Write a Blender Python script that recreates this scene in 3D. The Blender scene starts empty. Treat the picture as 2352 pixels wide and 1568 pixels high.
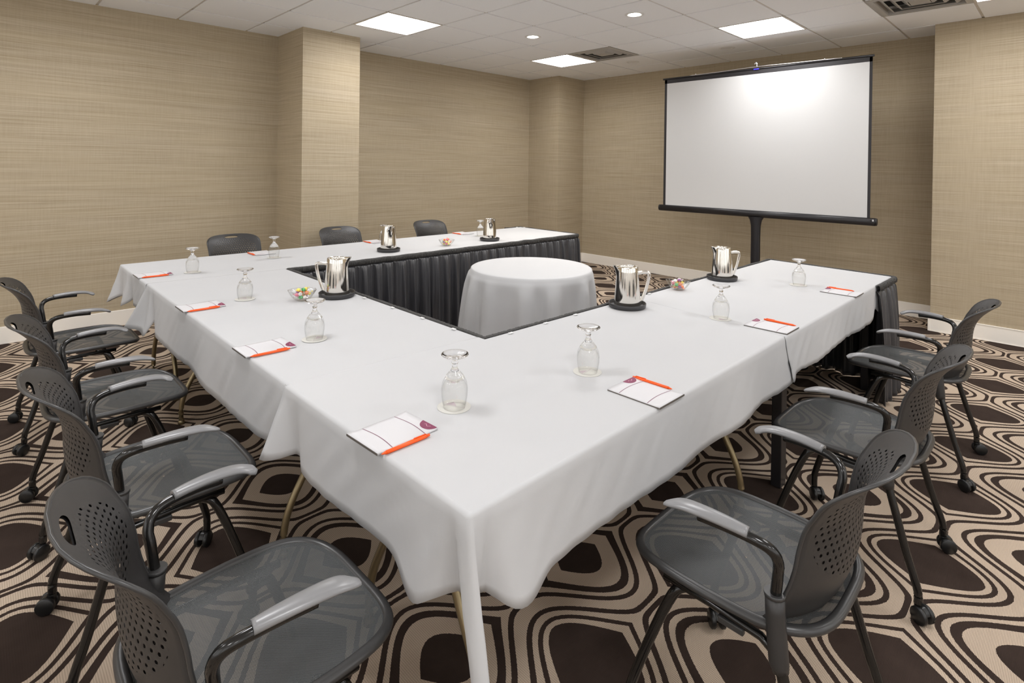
import bpy, math, random
from mathutils import Vector, Matrix
PI = math.pi
sc = bpy.context.scene
COL = sc.collection
rnd = random.Random(7)

# ------------------------------------------------------------------ materials
class NT:
    def __init__(s, name):
        s.m = bpy.data.materials.new(name); s.m.use_nodes = True
        s.t = s.m.node_tree; s.t.nodes.clear()
        s.out = s.n('ShaderNodeOutputMaterial')
    def n(s, typ, **kw):
        nd = s.t.nodes.new(typ)
        for k, v in kw.items(): setattr(nd, k, v)
        return nd
    def l(s, a, b): s.t.links.new(a, b)
    def put(s, sock, v):
        if isinstance(v, (int, float)): sock.default_value = v
        elif isinstance(v, tuple):
            sock.default_value = v if len(v) == len(sock.default_value) else tuple(v) + (1,)
        else: s.l(v, sock)
    def mth(s, op, a, b=None, c=None, clamp=False):
        nd = s.n('ShaderNodeMath', operation=op); nd.use_clamp = clamp
        s.put(nd.inputs[0], a)
        if b is not None: s.put(nd.inputs[1], b)
        if c is not None: s.put(nd.inputs[2], c)
        return nd.outputs[0]
    def mix(s, f, a, b):
        nd = s.n('ShaderNodeMix', data_type='RGBA'); s.put(nd.inputs[0], f)
        s.put(nd.inputs[6], a); s.put(nd.inputs[7], b); return nd.outputs[2]
    def coord(s, which='Object'): return s.n('ShaderNodeTexCoord').outputs[which]
    def sep(s, v):
        nd = s.n('ShaderNodeSeparateXYZ'); s.l(v, nd.inputs[0]); return nd.outputs
    def mapv(s, v, scale):
        nd = s.n('ShaderNodeMapping'); s.l(v, nd.inputs[0]); nd.inputs['Scale'].default_value = scale; return nd.outputs[0]
    def noise(s, v, sc_=5.0, det=2.0, rough=.5):
        nd = s.n('ShaderNodeTexNoise'); s.l(v, nd.inputs['Vector']); nd.inputs['Scale'].default_value = sc_
        nd.inputs['Detail'].default_value = det; nd.inputs['Roughness'].default_value = rough; return nd.outputs[0]
    def bsdf(s, col, rough=.5, metal=0, spec=.5, **kw):
        b = s.n('ShaderNodeBsdfPrincipled')
        s.put(b.inputs['Base Color'], col); s.put(b.inputs['Roughness'], rough)
        b.inputs['Metallic'].default_value = metal; b.inputs['Specular IOR Level'].default_value = spec
        for k, v in kw.items(): s.put(b.inputs[k.replace('_', ' ')], v)
        return b
    def bump(s, b, h, strength=.3, dist=.01):
        nd = s.n('ShaderNodeBump'); nd.inputs['Strength'].default_value = strength
        nd.inputs['Distance'].default_value = dist; s.l(h, nd.inputs['Height']); s.l(nd.outputs[0], b.inputs['Normal'])
    def done(s, sh): s.l(sh, s.out.inputs[0]); return s.m

def simple(name, col, rough=.5, metal=0, spec=.5, nscale=0, nstr=.1, **kw):
    t = NT(name)
    c = col
    if nscale:
        f = t.noise(t.coord(), nscale, 3)
        c = t.mix(f, tuple(x*(1-nstr) for x in col), tuple(min(1, x*(1+nstr)) for x in col))
    b = t.bsdf(c, rough, metal, spec, **kw)
    return t.done(b.outputs[0])

def srgb(r, g, b):
    f = lambda c: (c/255/12.92) if c/255 <= .04045 else ((c/255+.055)/1.055)**2.4
    return (f(r), f(g), f(b))

# grasscloth wall covering
t = NT('grasscloth'); co = t.coord()
n1 = t.noise(t.mapv(co, (1.6, 1.6, 240)), 1.0, 3, .6)
n2 = t.noise(t.mapv(co, (90, 90, 5)), 1.0, 2, .5)
n3 = t.noise(t.mapv(co, (.9, .9, 9)), 1.0, 2, .5)
h = t.mth('ADD', t.mth('MULTIPLY', n1, .84), t.mth('MULTIPLY', n2, .16))
r = t.n('ShaderNodeValToRGB'); t.l(h, r.inputs[0])
r.color_ramp.elements[0].position = .30; r.color_ramp.elements[0].color = srgb(152, 137, 113) + (1,)
r.color_ramp.elements[1].position = .68; r.color_ramp.elements[1].color = srgb(195, 182, 160) + (1,)
c2 = t.mix(t.mth('MULTIPLY', n3, .5), r.outputs[0], srgb(182, 166, 134))
b = t.bsdf(c2, .62, 0, .25); t.bump(b, h, .25, .002); M_wall = t.done(b.outputs[0])

M_base = simple('painted_baseboard', srgb(250, 244, 234), .45)
M_cream = simple('cream_bounce_wall', (.84, .83, .81), .7)  # unseen near walls made pale to bounce extra light into the room
M_paint = simple('white_paint', (.8, .8, .79), .5)
t = NT('ceiling_tile'); co = t.coord()
f = t.noise(co, 220, 2); g = t.noise(co, 1.3, 2)
c = t.mix(f, srgb(243, 245, 248), srgb(250, 251, 253))
b = t.bsdf(c, .85, 0, .1); M_tile = t.done(b.outputs[0])
M_grid = simple('ceiling_grid_metal', srgb(214, 208, 200), .5)

# carpet: rows of pointed ovals between waving lines, 0.61 m repeat
P_ = .61
t = NT('patterned_carpet'); co = t.coord(); X, Y, Z = t.sep(co)
wob = t.noise(co, 160, 2, .6)
wobv = t.mth('MULTIPLY', t.mth('SUBTRACT', wob, .5), .006)
xs = t.mth('MULTIPLY', t.mth('SUBTRACT', X, 2.232), 2*PI/P_)
w = t.mth('COSINE', xs)                        # +1 on the ring column, -1 on the solid column
sn = t.mth('ABSOLUTE', t.mth('SINE', xs))
yy = t.mth('DIVIDE', t.mth('SUBTRACT', Y, .052), P_)
dT = t.mth('MULTIPLY', t.mth('ABSOLUTE', t.mth('SUBTRACT', yy, t.mth('ROUND', yy))), P_)
dT = t.mth('ADD', dT, wobv)
dS = t.mth('SUBTRACT', P_/2, dT)
nw = t.mth('MULTIPLY', w, -1.0)
def smax(a, m):                                # softened max(a, m)
    d = t.mth('SUBTRACT', a, m)
    return t.mth('ADD', t.mth('MULTIPLY', t.mth('ADD', d, t.mth('SQRT', t.mth('MULTIPLY_ADD', d, d, .0002))), .5), m)
def hh(wv, A, c, pinch=None):
    v = t.mth('MULTIPLY_ADD', wv, A, c)
    return smax(v, pinch) if pinch is not None else v
def under(d, wv, A, c):                        # 1 inside the shape d < h
    return t.mth('LESS_THAN', d, hh(wv, A, c))
def line(d, wv, A, c, half, pinch=None):
    slope = t.mth('SQRT', t.mth('MULTIPLY_ADD', t.mth('POWER', sn, 2.0), (A*2*PI/P_)**2, 1.0))
    e = t.mth('ABSOLUTE', t.mth('SUBTRACT', d, hh(wv, A, c, pinch)))
    return t.mth('LESS_THAN', t.mth('DIVIDE', e, slope), half)
parts = [under(dT, w, .195, -.102),
         t.mth('MULTIPLY', t.mth('LESS_THAN', dT, hh(w, .129, .074)), t.mth('SUBTRACT', 1.0, under(dT, w, .147, .026))),
         line(dT, w, .12, .114, .0088, .010),
         line(dS, nw, .118, .109, .0088, .012),
         line(dS, nw, .140, .047, .0076),
         under(dS, nw, .183, -.022)]
m = parts[0]
for q in parts[1:]: m = t.mth('MAXIMUM', m, q)
# yarn ribs
rib = t.mth('SINE', t.mth('MULTIPLY', Y, 2*PI/.0034))
bead = t.mth('SINE', t.mth('ADD', t.mth('MULTIPLY', X, 2*PI/.006), t.mth('MULTIPLY', rib, 1.2)))
tex = t.mth('MULTIPLY_ADD', rib, .34, t.mth('MULTIPLY_ADD', bead, .22, .55), clamp=True)
fz = t.noise(co, 900, 2, .7); big = t.noise(co, 9, 3, .6)
beige = t.mix(t.mth('MULTIPLY_ADD', fz, .45, t.mth('MULTIPLY', tex, .8), clamp=True), srgb(86, 70, 58), srgb(224, 204, 182))
brown = t.mix(t.mth('MULTIPLY_ADD', fz, .4, t.mth('MULTIPLY', big, .6), clamp=True), srgb(39, 31, 28), srgb(76, 63, 56))
col = t.mix(m, beige, brown)
b = t.bsdf(col, .95, 0, .08)
t.bump(b, t.mth('ADD', fz, tex), .35, .003); M_carpet = t.done(b.outputs[0])

# white table linen
t = NT('white_linen'); co = t.coord()
f = t.noise(co, 4, 3); ff = t.noise(co, 700, 1)
b = t.bsdf(t.mix(f, (.525, .53, .54), (.555, .555, .56)), .8, 0, .15)
t.bump(b, t.mth('ADD', f, t.mth('MULTIPLY', ff, .05)), .12, .02); M_linen = t.done(b.outputs[0])
t = NT('black_satin'); co = t.coord()
f = t.noise(t.mapv(co, (60, 60, 6)), 1, 3)
b = t.bsdf(t.mix(f, (.026, .026, .030), (.046, .046, .052)), .34, 0, .9, Sheen_Weight=.12, Sheen_Roughness=.4)
t.bump(b, f, .35, .006); M_satin = t.done(b.outputs[0])
t = NT('shirred_black_band'); co = t.coord(); X, Y, Z = t.sep(co)
f = t.mth('SINE', t.mth('MULTIPLY', t.mth('ADD', X, Y), 900)); nn = t.noise(co, 150, 2)
b = t.bsdf(t.mix(nn, (.025, .025, .024), (.085, .083, .080)), .6, 0, .5)
t.bump(b, t.mth('ADD', f, nn), .6, .004); M_band = t.done(b.outputs[0])

# chair materials
M_plast = simple('charcoal_plastic', (.031, .0295, .029), .40, 0, .5, 60, .06)
M_rim = simple('charcoal_rim_plastic', (.038, .0375, .0375), .34, 0, .55)
M_pad = simple('grey_arm_plastic', (.22, .22, .225), .3, 0, .6)
M_tube = simple('black_gloss_tube', (.008, .0075, .007), .16, 0, .6)
M_rubber = simple('black_rubber', (.01, .01, .01), .35)
# perforated back: holes cut by the material on the shell's own chart
t = NT('perforated_plastic'); u, v, _ = t.sep(t.coord('UV'))
pit = .0190
vr = t.mth('DIVIDE', v, pit*.92); ri = t.mth('ROUND', vr)
stag = t.mth('MULTIPLY', t.mth('ABSOLUTE', t.mth('MODULO', ri, 2.0)), .5)
uc = t.mth('ADD', t.mth('DIVIDE', u, pit), stag)
du = t.mth('MULTIPLY', t.mth('SUBTRACT', uc, t.mth('ROUND', uc)), pit)
dv = t.mth('MULTIPLY', t.mth('SUBTRACT', vr, ri), pit*.92)
rr = t.mth('SQRT', t.mth('ADD', t.mth('MULTIPLY', du, du), t.mth('MULTIPLY', dv, dv)))
hole = t.mth('LESS_THAN', rr, .0038)
reg = t.mth('ADD', t.mth('POWER', t.mth('ABSOLUTE', t.mth('DIVIDE', u, .190)), 2.4),
            t.mth('POWER', t.mth('ABSOLUTE', t.mth('DIVIDE', t.mth('SUBTRACT', v, .250), .134)), 2.4))
hole = t.mth('MULTIPLY', hole, t.mth('LESS_THAN', reg, 1.0))
slot_r = t.mth('ADD', t.mth('POWER', t.mth('ABSOLUTE', t.mth('DIVIDE', u, .056)), 3.0),
               t.mth('POWER', t.mth('ABSOLUTE', t.mth('DIVIDE', t.mth('SUBTRACT', v, .396), .0125)), 2.2))
slot = t.mth('LESS_THAN', slot_r, 1.0)
keep = t.mth('GREATER_THAN', slot_r, 8.0)
al = t.mth('MAXIMUM', t.mth('MULTIPLY', hole, keep), slot)
b = t.bsdf(t.mix(t.noise(t.coord(), 60, 2), (.030, .0285, .028), (.036, .034, .0335)), .42, 0, .5)
dimple = t.mth('MULTIPLY', t.mth('LESS_THAN', reg, 1.0), t.mth('MINIMUM', rr, .0085))
t.bump(b, t.mth('MULTIPLY', dimple, 60), .25, .004)
mx = t.n('ShaderNodeMixShader'); t.l(al, mx.inputs[0]); t.l(b.outputs[0], mx.inputs[1])
t.l(t.n('ShaderNodeBsdfTransparent').outputs[0], mx.inputs[2]); M_perf = t.done(mx.outputs[0])
# woven suspension seat: open weave
t = NT('open_weave_mesh'); u, v, _ = t.sep(t.coord('UV'))
a1 = t.mth('SINE', t.mth('MULTIPLY', u, 2*PI/.0042)); a2 = t.mth('SINE', t.mth('MULTIPLY', v, 2*PI/.0036))
wv = t.mth('MULTIPLY_ADD', t.mth('MULTIPLY', a1, a2), .5, .5)
op = t.mth('MULTIPLY', t.mth('GREATER_THAN', wv, .62), .48)
b = t.bsdf(t.mix(wv, srgb(88, 91, 91), srgb(42, 45, 47)), .5, 0, .5)
mx = t.n('ShaderNodeMixShader'); t.l(op, mx.inputs[0]); t.l(b.outputs[0], mx.inputs[1])
t.l(t.n('ShaderNodeBsdfTransparent').outputs[0], mx.inputs[2]); M_mesh = t.done(mx.outputs[0])

M_steel = simple('polished_steel', (.78, .75, .70), .07, 1)
M_tray = simple('dark_grey_tray', (.035, .034, .036), .35)
M_bronze = simple('bronze_folding_leg', (.30, .24, .14), .3, .8)
M_board = simple('pale_table_board', (.55, .5, .42), .5)
M_blackmetal = simple('black_metal', (.014, .013, .015), .35)
M_screenblack = simple('black_screen_border', (.018, .016, .018), .5)
M_screen = simple('matte_white_screen', (.63, .628, .622), .9, 0, .1)
M_silver = simple('silver_catch', (.7, .7, .7), .25, .9)
M_blue = simple('blue_sticker', (.05, .04, .75), .4)
M_paper = simple('white_card', (.63, .625, .64), .6)
M_purple = simple('plum_print', srgb(128, 52, 84), .5)
M_plumline = simple('plum_line_print', srgb(120, 70, 92), .5)
M_pink = simple('pale_pink_print', srgb(216, 160, 178), .5)
M_edge = simple('grey_card_edge', srgb(96, 90, 84), .6)
M_orange = simple('orange_pen_plastic', srgb(248, 92, 22), .35)
M_coaster = simple('cream_paper', (.60, .59, .55), .8)
M_coastline = simple('pale_plum_print', (.50, .42, .45), .8)
M_clip = simple('clear_white_clip', (.8, .8, .8), .3)
t = NT('clear_glass'); b = t.bsdf((1, 1, 1), 0.0, 0, .5, Transmission_Weight=1.0, IOR=1.45); M_glass = t.done(b.outputs[0])
def thin(name, base, edge, pw):
    t = NT(name); g = t.n('ShaderNodeBsdfGlossy'); g.inputs['Roughness'].default_value = .02
    tr = t.n('ShaderNodeBsdfTransparent'); tr.inputs[0].default_value = (.985, .985, .98, 1); mx = t.n('ShaderNodeMixShader'); lw = t.n('ShaderNodeLayerWeight'); lw.inputs[0].default_value = .5
    t.l(t.mth('MULTIPLY_ADD', t.mth('POWER', lw.outputs['Facing'], pw), edge, base, clamp=True), mx.inputs[0]); t.l(tr.outputs[0], mx.inputs[1]); t.l(g.outputs[0], mx.inputs[2])
    return t.done(mx.outputs[0])
M_thin = thin('thin_glass_wall', .03, .8, 3.5)
M_bowl = thin('thin_clear_plastic', .06, .5, 3.0)
def emis(name, col, s):
    t = NT(name); e = t.n('ShaderNodeEmission'); t.put(e.inputs[0], col); e.inputs[1].default_value = s; return t.done(e.outputs[0])
LP = 9.0
M_lamp = emis('lit_diffuser', (.985, .985, 1.0), LP)
M_down = emis('lit_downlight', (1, .95, .88), 30.0)
CANDY = [simple('candy_' + n, c, .3) for n, c in (('orange', (.9, .25, .08)), ('pink', (.85, .2, .3)), ('yellow', (.9, .75, .15)),
         ('green', (.1, .45, .15)), ('white', (.85, .82, .8)), ('purple', (.3, .12, .3)))]

# ------------------------------------------------------------------ mesh helpers
class MB:
    def __init__(s): s.v = []; s.f = []; s.sm = []; s.uv = []; s.mi = []
    def add(s, vs, fs, smooth=True, uvs=None, mi=0):
        o = len(s.v); s.v += [tuple(x) for x in vs]
        for i, f in enumerate(fs):
            s.f.append([o+k for k in f]); s.sm.append(smooth); s.mi.append(mi)
            s.uv.append([uvs[k] for k in f] if uvs else None)
        return s
    def box(s, c, d, smooth=False, mi=0, rot=0):
        x, y, z = (k/2 for k in d); vs = []
        for i in (-1, 1):
            for j in (-1, 1):
                for k in (-1, 1):
                    px, py = i*x, j*y
                    vs.append((c[0]+px*math.cos(rot)-py*math.sin(rot), c[1]+px*math.sin(rot)+py*math.cos(rot), c[2]+k*z))
        return s.add(vs, [(0, 1, 3, 2), (4, 6, 7, 5), (0, 4, 5, 1), (2, 3, 7, 6), (0, 2, 6, 4), (1, 5, 7, 3)], smooth, None, mi)
    def bar(s, x0, x1, y0, y1, z0, z1, mi=0):
        return s.box(((x0+x1)/2, (y0+y1)/2, (z0+z1)/2), (x1-x0, y1-y0, z1-z0), False, mi)
    def grid(s, pts, uvs=None, smooth=True, closed_u=False, mi=0):
        R, C = len(pts), len(pts[0]); vs = [p for row in pts for p in row]
        uv = [q for row in uvs for q in row] if uvs else None; fs = []
        for i in range(R-1):
            for j in range(C if closed_u else C-1):
                j2 = (j+1) % C; fs.append((i*C+j, i*C+j2, (i+1)*C+j2, (i+1)*C+j))
        return s.add(vs, fs, smooth, uv, mi)
    def sweep(s, path, rad, n=10, closed=False, ry=None, up=(0, 0, 1), caps=True, smooth=True, mi=0):
        """ring sweep; rad a number or per-point list; ry gives the second radius for flattened sections"""
        P = [Vector(p) for p in path]; N = len(P); rows = []
        upv = Vector(up)
        for i, p in enumerate(P):
            a = P[(i-1) % N] if closed or i else P[i]; c = P[(i+1) % N] if closed or i < N-1 else P[i]
            tg = (c-a).normalized(); side = tg.cross(upv)
            if side.length < .05: side = tg.cross(Vector((0, 1, 0)) if abs(tg.y) < .9 else Vector((1, 0, 0)))
            side.normalize(); nn = side.cross(tg).normalized()
            r1 = rad[i] if isinstance(rad, (list, tuple)) else rad
            r2 = (ry[i] if isinstance(ry, (list, tuple)) else ry) if ry is not None else r1
            rows.append([p + side*(r1*math.cos(2*PI*k/n)) + nn*(r2*math.sin(2*PI*k/n)) for k in range(n)])
        if closed: rows.append(rows[0])
        s.grid(rows, smooth=smooth, closed_u=True, mi=mi)
        if caps and not closed:
            o = len(s.v); s.add(rows[0], [list(range(n))[::-1]], False, None, mi); s.add(rows[-1], [list(range(n))], False, None, mi)
        return s
    def lathe(s, prof, c=(0, 0, 0), n=24, smooth=True, mi=0, sx=1, sy=1):
        rows = [[(c[0]+sx*r*math.cos(2*PI*k/n), c[1]+sy*r*math.sin(2*PI*k/n), c[2]+z) for k in range(n)] for r, z in prof]
        return s.grid(rows, closed_u=True, smooth=smooth, mi=mi)
    def xf(s, M): s.v = [tuple(M @ Vector(p)) for p in s.v]; return s
    def build(s, name, mat, parent=None, solid=0, offset=-1, sub=0, recalc=True):
        me = bpy.data.meshes.new(name); me.from_pydata(s.v, [], s.f)
        for m_ in (mat if isinstance(mat, (list, tuple)) else [mat]): me.materials.append(m_)
        for p, sm, mi in zip(me.polygons, s.sm, s.mi): p.use_smooth = sm; p.material_index = mi
        if any(u is not None for u in s.uv):
            ul = me.uv_layers.new(name='UVMap'); k = 0
            for u, p in zip(s.uv, me.polygons):
                for j, li in enumerate(p.loop_indices):
                    if u: ul.data[li].uv = u[j]
        if recalc:
            import bmesh
            bm = bmesh.new(); bm.from_mesh(me); bmesh.ops.remove_doubles(bm, verts=bm.verts, dist=1e-5)
            bmesh.ops.recalc_face_normals(bm, faces=bm.faces); bm.to_mesh(me); bm.free()
        o = bpy.data.objects.new(name, me); COL.objects.link(o)
        if parent: o.parent = parent
        if solid:
            q = o.modifiers.new('thickness', 'SOLIDIFY'); q.thickness = solid; q.offset = offset
        if sub:
            q = o.modifiers.new('smooth', 'SUBSURF'); q.levels = q.render_levels = sub
        return o

def bev(o, w=.003, seg=2):
    q = o.modifiers.new('bevel', 'BEVEL'); q.width = w; q.segments = seg; q.limit_method = 'ANGLE'; return o
def crom(pts, n=6):
    P = [Vector(p) for p in pts]; P = [P[0]*2-P[1]] + P + [P[-1]*2-P[-2]]; out = []
    for i in range(1, len(P)-2):
        for k in range(n):
            u = k/n; a, b, c, d = P[i-1:i+3]
            out.append(.5*((2*b)+(c-a)*u+(2*a-5*b+4*c-d)*u*u+(3*b-a-3*c+d)*u**3))
    out.append(P[-2]); return out
def empty(name, loc=(0, 0, 0), rz=0):
    o = bpy.data.objects.new(name, None); COL.objects.link(o); o.location = loc; o.rotation_euler = (0, 0, rz)
    o.empty_display_size = .1; return o
def tag(o, label, cat, group=None):
    o['label'] = label; o['category'] = cat
    if group: o['group'] = group
    return o
def struct(o): o['kind'] = 'structure'; return o
def copy_tree(o, parent=None):
    c = o.copy(); COL.objects.link(c)
    if parent: c.parent = parent
    for ch in list(o.children): copy_tree(ch, c)
    return c
def ssum(s, seed, lam):
    r_ = random.Random(seed); v = 0
    for k in range(5):
        v += math.sin(2*PI*s/(lam*(1+.9*r_.random()-.35)) + r_.random()*6.28)*(.6+.4*r_.random())
    return v/3

# ------------------------------------------------------------------ room
XB, YL, XR, YR, CZ = 6.74, 5.90, 6.27, .90, 2.79
X0, Y0 = -3.6, -3.6
struct(MB().bar(X0-.1, XB+.1, Y0-.1, YL+.1, -.08, 0).build('floor', M_carpet))
WT = .12
walls = {
 'wall_left': (X0, XB, YL, YL+WT), 'wall_back': (XB, XB+WT, YR, YL+WT),
 'wall_near_left': (X0-WT, X0, Y0, YL+WT), 'wall_near_right': (X0-WT, XR+WT, Y0-WT, Y0)
}
for n_, (a, b_, c_, d_) in walls.items():
    m_ = MB()
    if 'near' in n_:          # unseen window openings added to let in fill light: sill, header and piers
        m_.bar(a, b_, c_, d_, 0, .75).bar(a, b_, c_, d_, 2.55, CZ+.12)
        if 'left' in n_:
            for y in (Y0, -.6, 2.4, YL-.3): m_.bar(a, b_, y, y+.3, .75, 2.55)
        else:
            for x in (X0-WT, -.6, 2.4, XR-.3): m_.bar(x, x+.3, c_, d_, .75, 2.55)
    else: m_.bar(a, b_, c_, d_, 0, CZ+.12)
    struct(m_.build(n_, M_cream if 'near' in n_ else M_wall))
struct(MB().bar(XR, XB+WT, Y0-WT, YR, 0, CZ+.12).build('wall_right', M_wall))
struct(MB().bar(2.31, 2.925, 5.29, YL, 0, CZ+.01).build('wall_pier_left', M_wall))
struct(MB().bar(6.15, XB, 5.30, YL, 0, CZ+.01).build('wall_pier_corner', M_wall))
bh, bt = .138, .016
def bb(name, segs):
    m_ = MB()
    for x0, x1, y0, y1 in segs: m_.bar(x0, x1, y0, y1, 0, bh)
    struct(bev(m_.build(name, M_base), .004, 2))
bb('baseboard_left', [(X0, 2.31-bt, YL-bt, YL), (2.31-bt, 2.31, 5.29-bt, YL), (2.31, 2.925, 5.29-bt, 5.29), (2.925, 2.925+bt, 5.29-bt, YL), (2.925+bt, 6.15-bt, YL-bt, YL)])
bb('baseboard_corner', [(6.15-bt, 6.15, 5.30-bt, YL), (6.15, XB, 5.30-bt, 5.30)])
bb('baseboard_back', [(XB-bt, XB, YR, 5.30-bt)])
bb('baseboard_right', [(XR-bt, XR, Y0, YR), (XR-bt, XB-bt, YR, YR+bt)])

# ceiling tiles and grid
gx = [3.82+.6107*k for k in range(-14, 7)]; gy = [3.007+.6107*k for k in range(-13, 7)]
def cell(i, j): return (gx[i], gx[i+1], gy[j], gy[j+1])
ci = lambda x: min(range(len(gx)-1), key=lambda i: abs((gx[i]+gx[i+1])/2-x))
cj = lambda y: min(range(len(gy)-1), key=lambda j: abs((gy[j]+gy[j+1])/2-y))
panel_cells = [(ci(x), cj(y)) for x, y in ((2.9, 4.5), (5.34, 4.5), (5.34, 2.1), (5.34, .27), (2.9, 2.1), (.46, 4.5), (.46, 2.1), (2.9, -.3), (.46, -.3), (-2.0, 4.5), (-2.0, 2.1), (-2.0, -.3), (-2.0, -2.7), (.46, -2.7), (2.9, -2.7), (5.34, -2.2))]  # panels at the rear of the room are unseen, added for fill light
vent_cells = [(ci(5.34), cj(3.9)), (ci(5.34), cj(.88))]
tm = MB(); gm = MB(); gw = .011
for i in range(len(gx)-1):
    for j in range(len(gy)-1):
        if (i, j) in panel_cells or (i, j) in vent_cells: continue
        a, b_, c_, d_ = cell(i, j)
        a, b_, c_, d_ = max(a, X0-.05), min(b_, XB+.05), max(c_, Y0-.05), min(d_, YL+.05)
        if b_-a < .02 or d_-c_ < .02: continue
        tm.bar(a+gw, b_-gw, c_+gw, d_-gw, CZ, CZ+.018)
tm_o = tm.build('ceiling', M_tile, recalc=False); struct(tm_o)
for x in gx:
    if X0 < x < XB: gm.bar(x-.012, x+.012, Y0, YL, CZ+.008, CZ+.03)
for y in gy:
    if Y0 < y < YL: gm.bar(X0, XB, y-.012, y+.012, CZ+.008, CZ+.03)
gm.bar(X0-.1, XB+.1, Y0-.1, YL+.1, CZ+.15, CZ+.2)
struct(gm.build('trim_1', M_grid, recalc=False))

# recessed ceiling lights
plabels = ['square recessed ceiling light panel in front of the tall wall pier',
 'square recessed ceiling light panel nearest the far corner of the room, beside an air vent',
 'square recessed ceiling light panel above and in front of the projection screen',
 'square recessed ceiling light panel cut by the top right corner of the picture',
 'square recessed ceiling light above the middle of the tables', 'square recessed ceiling light above the left aisle',
 'square recessed ceiling light above the nearest table corner', 'square recessed ceiling light near the right aisle', 'square recessed ceiling light above the camera'] + ['added unseen square recessed ceiling light %s' % w_ for w_ in ('far down the left wall', 'along the rear left side', 'behind the camera to the left', 'in the rear corner', 'behind the camera', 'behind the camera to the right', 'far down the right wall')]
def make_panel():
    r_ = empty('ceiling_light'); h_ = .3053
    fr = MB()
    for sx, sy, lx, ly in ((-1, 0, .018, h_*2), (1, 0, .018, h_*2), (0, -1, h_*2-.036, .018), (0, 1, h_*2-.036, .018)):
        fr.box((sx*(h_-.009), sy*(h_-.009), .004), (lx, ly, .012))
    for sx, sy, lx, ly in ((-1, 0, .006, h_*2), (1, 0, .006, h_*2), (0, -1, h_*2, .006), (0, 1, h_*2, .006)):
        fr.box((sx*(h_-.006), sy*(h_-.006), .05), (lx, ly, .09))
    fr.build('frame', M_grid, r_)
    q = h_-.018; df = MB()
    # two sloped lit panes meeting a curved basket along the middle
    df.grid([[(-q, y, .058) for y in (-q, q)], [(-.09, y, .088) for y in (-q, q)]], smooth=False)
    df.grid([[(.09, y, .088) for y in (-q, q)], [(q, y, .058) for y in (-q, q)]], smooth=False)
    df.build('diffuser', M_lamp, r_, recalc=False)
    bk = MB(); bk.grid([[(.09*math.cos(a), y, .088-.040*math.sin(a)) for y in (-q, q)] for a in [PI*k/12 for k in range(13)]])
    bk.build('basket_lens', M_lamp, r_, recalc=False)
    MB().bar(-.094, -.088, -q, q, .066, .090).bar(.088, .094, -q, q, .066, .090).build('basket_rail', M_grid, r_)
    return r_
pan = make_panel()
for k, (i, j) in enumerate(panel_cells):
    o = pan if k == 0 else copy_tree(pan)
    a, b_, c_, d_ = cell(i, j); o.location = ((a+b_)/2, (c_+d_)/2, CZ); o.rotation_euler = (0, 0, PI/2 if k in (0, 1) else 0)
    tag(o, plabels[k], 'ceiling light', 'square ceiling light panels')
# downlights
def make_down(lit):
    r_ = empty('recessed_downlight')
    MB().lathe([(.053, -.0005), (.057, -.005), (.072, -.006), (.085, -.0005)], n=32).build('trim_ring', M_paint, r_)
    MB().lathe([(.0001, -.0016), (.05, -.0016), (.0545, -.0006)], n=32).build('lamp' if lit else 'baffle', M_down if lit else M_paint, r_)
    if lit:
        l_ = bpy.data.lights.new('downlight_spot', 'SPOT'); l_.energy = 30; l_.spot_size = 1.9; l_.spot_blend = .7; l_.shadow_soft_size = .05
        l_.color = (1, .93, .84); lo = bpy.data.objects.new('downlight_spot', l_); COL.objects.link(lo); lo.location = (0, 0, -.006); lo.parent = r_
    return r_
dls = [(4.125, 3.92, 1, 'small round lit ceiling downlight, the farther one above the skirted table'),
       (4.125, 2.70, 1, 'small round lit ceiling downlight, the nearer one in the middle of the ceiling'),
       (5.957, 3.92, 0, 'small round unlit ceiling downlight next to the far air vent'),
       (5.957, 2.70, 0, 'small round unlit ceiling downlight above the top edge of the screen')]
pro = {}
for x, y, lit, lab in dls:
    o = copy_tree(pro[lit]) if lit in pro else pro.setdefault(lit, make_down(lit)); o.location = (x, y, CZ)
    tag(o, lab, 'downlight', 'round ceiling downlights')
# vents
M_vent = simple('vent_metal', srgb(178, 174, 168), .45); M_dark = simple('vent_dark', (.03, .03, .028), .7)
def make_vent():
    r_ = empty('air_vent'); h_ = .3053
    def ring(mb, o0, z0, i0, z1):
        c0 = [(-o0, -o0, z0), (o0, -o0, z0), (o0, o0, z0), (-o0, o0, z0)]; c1 = [(-i0, -i0, z1), (i0, -i0, z1), (i0, i0, z1), (-i0, i0, z1)]
        mb.add(c0+c1, [(0, 1, 5, 4), (1, 2, 6, 5), (2, 3, 7, 6), (3, 0, 4, 7)], False)
    f_ = MB(); ring(f_, h_, .0, .262, -.004); ring(f_, .262, -.004, .262, .05); f_.build('frame', M_vent, r_, recalc=False)
    for o0 in (.262, .195, .128):
        lv = MB(); ring(lv, o0-.002, .045, o0-.05, .002); ring(lv, o0-.05, .002, o0-.058, .002); lv.build('louver', M_vent, r_, solid=.002, recalc=False)
    MB().box((0, 0, .003), (.13, .13, .004)).build('centre_plate', M_vent, r_)
    MB().box((0, 0, .085), (.6, .6, .01)).build('duct_back', M_dark, r_)
    return r_
vt = make_vent()
for k, ((i, j), lab) in enumerate(zip(vent_cells, ('square louvred ceiling air vent beside the farthest light panel', 'square louvred ceiling air vent at the top right beside the cropped light'))):
    o = vt if k == 0 else copy_tree(vt); a, b_, c_, d_ = cell(i, j); o.location = ((a+b_)/2, (c_+d_)/2, CZ); tag(o, lab, 'air vent', 'ceiling air vents')

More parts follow.
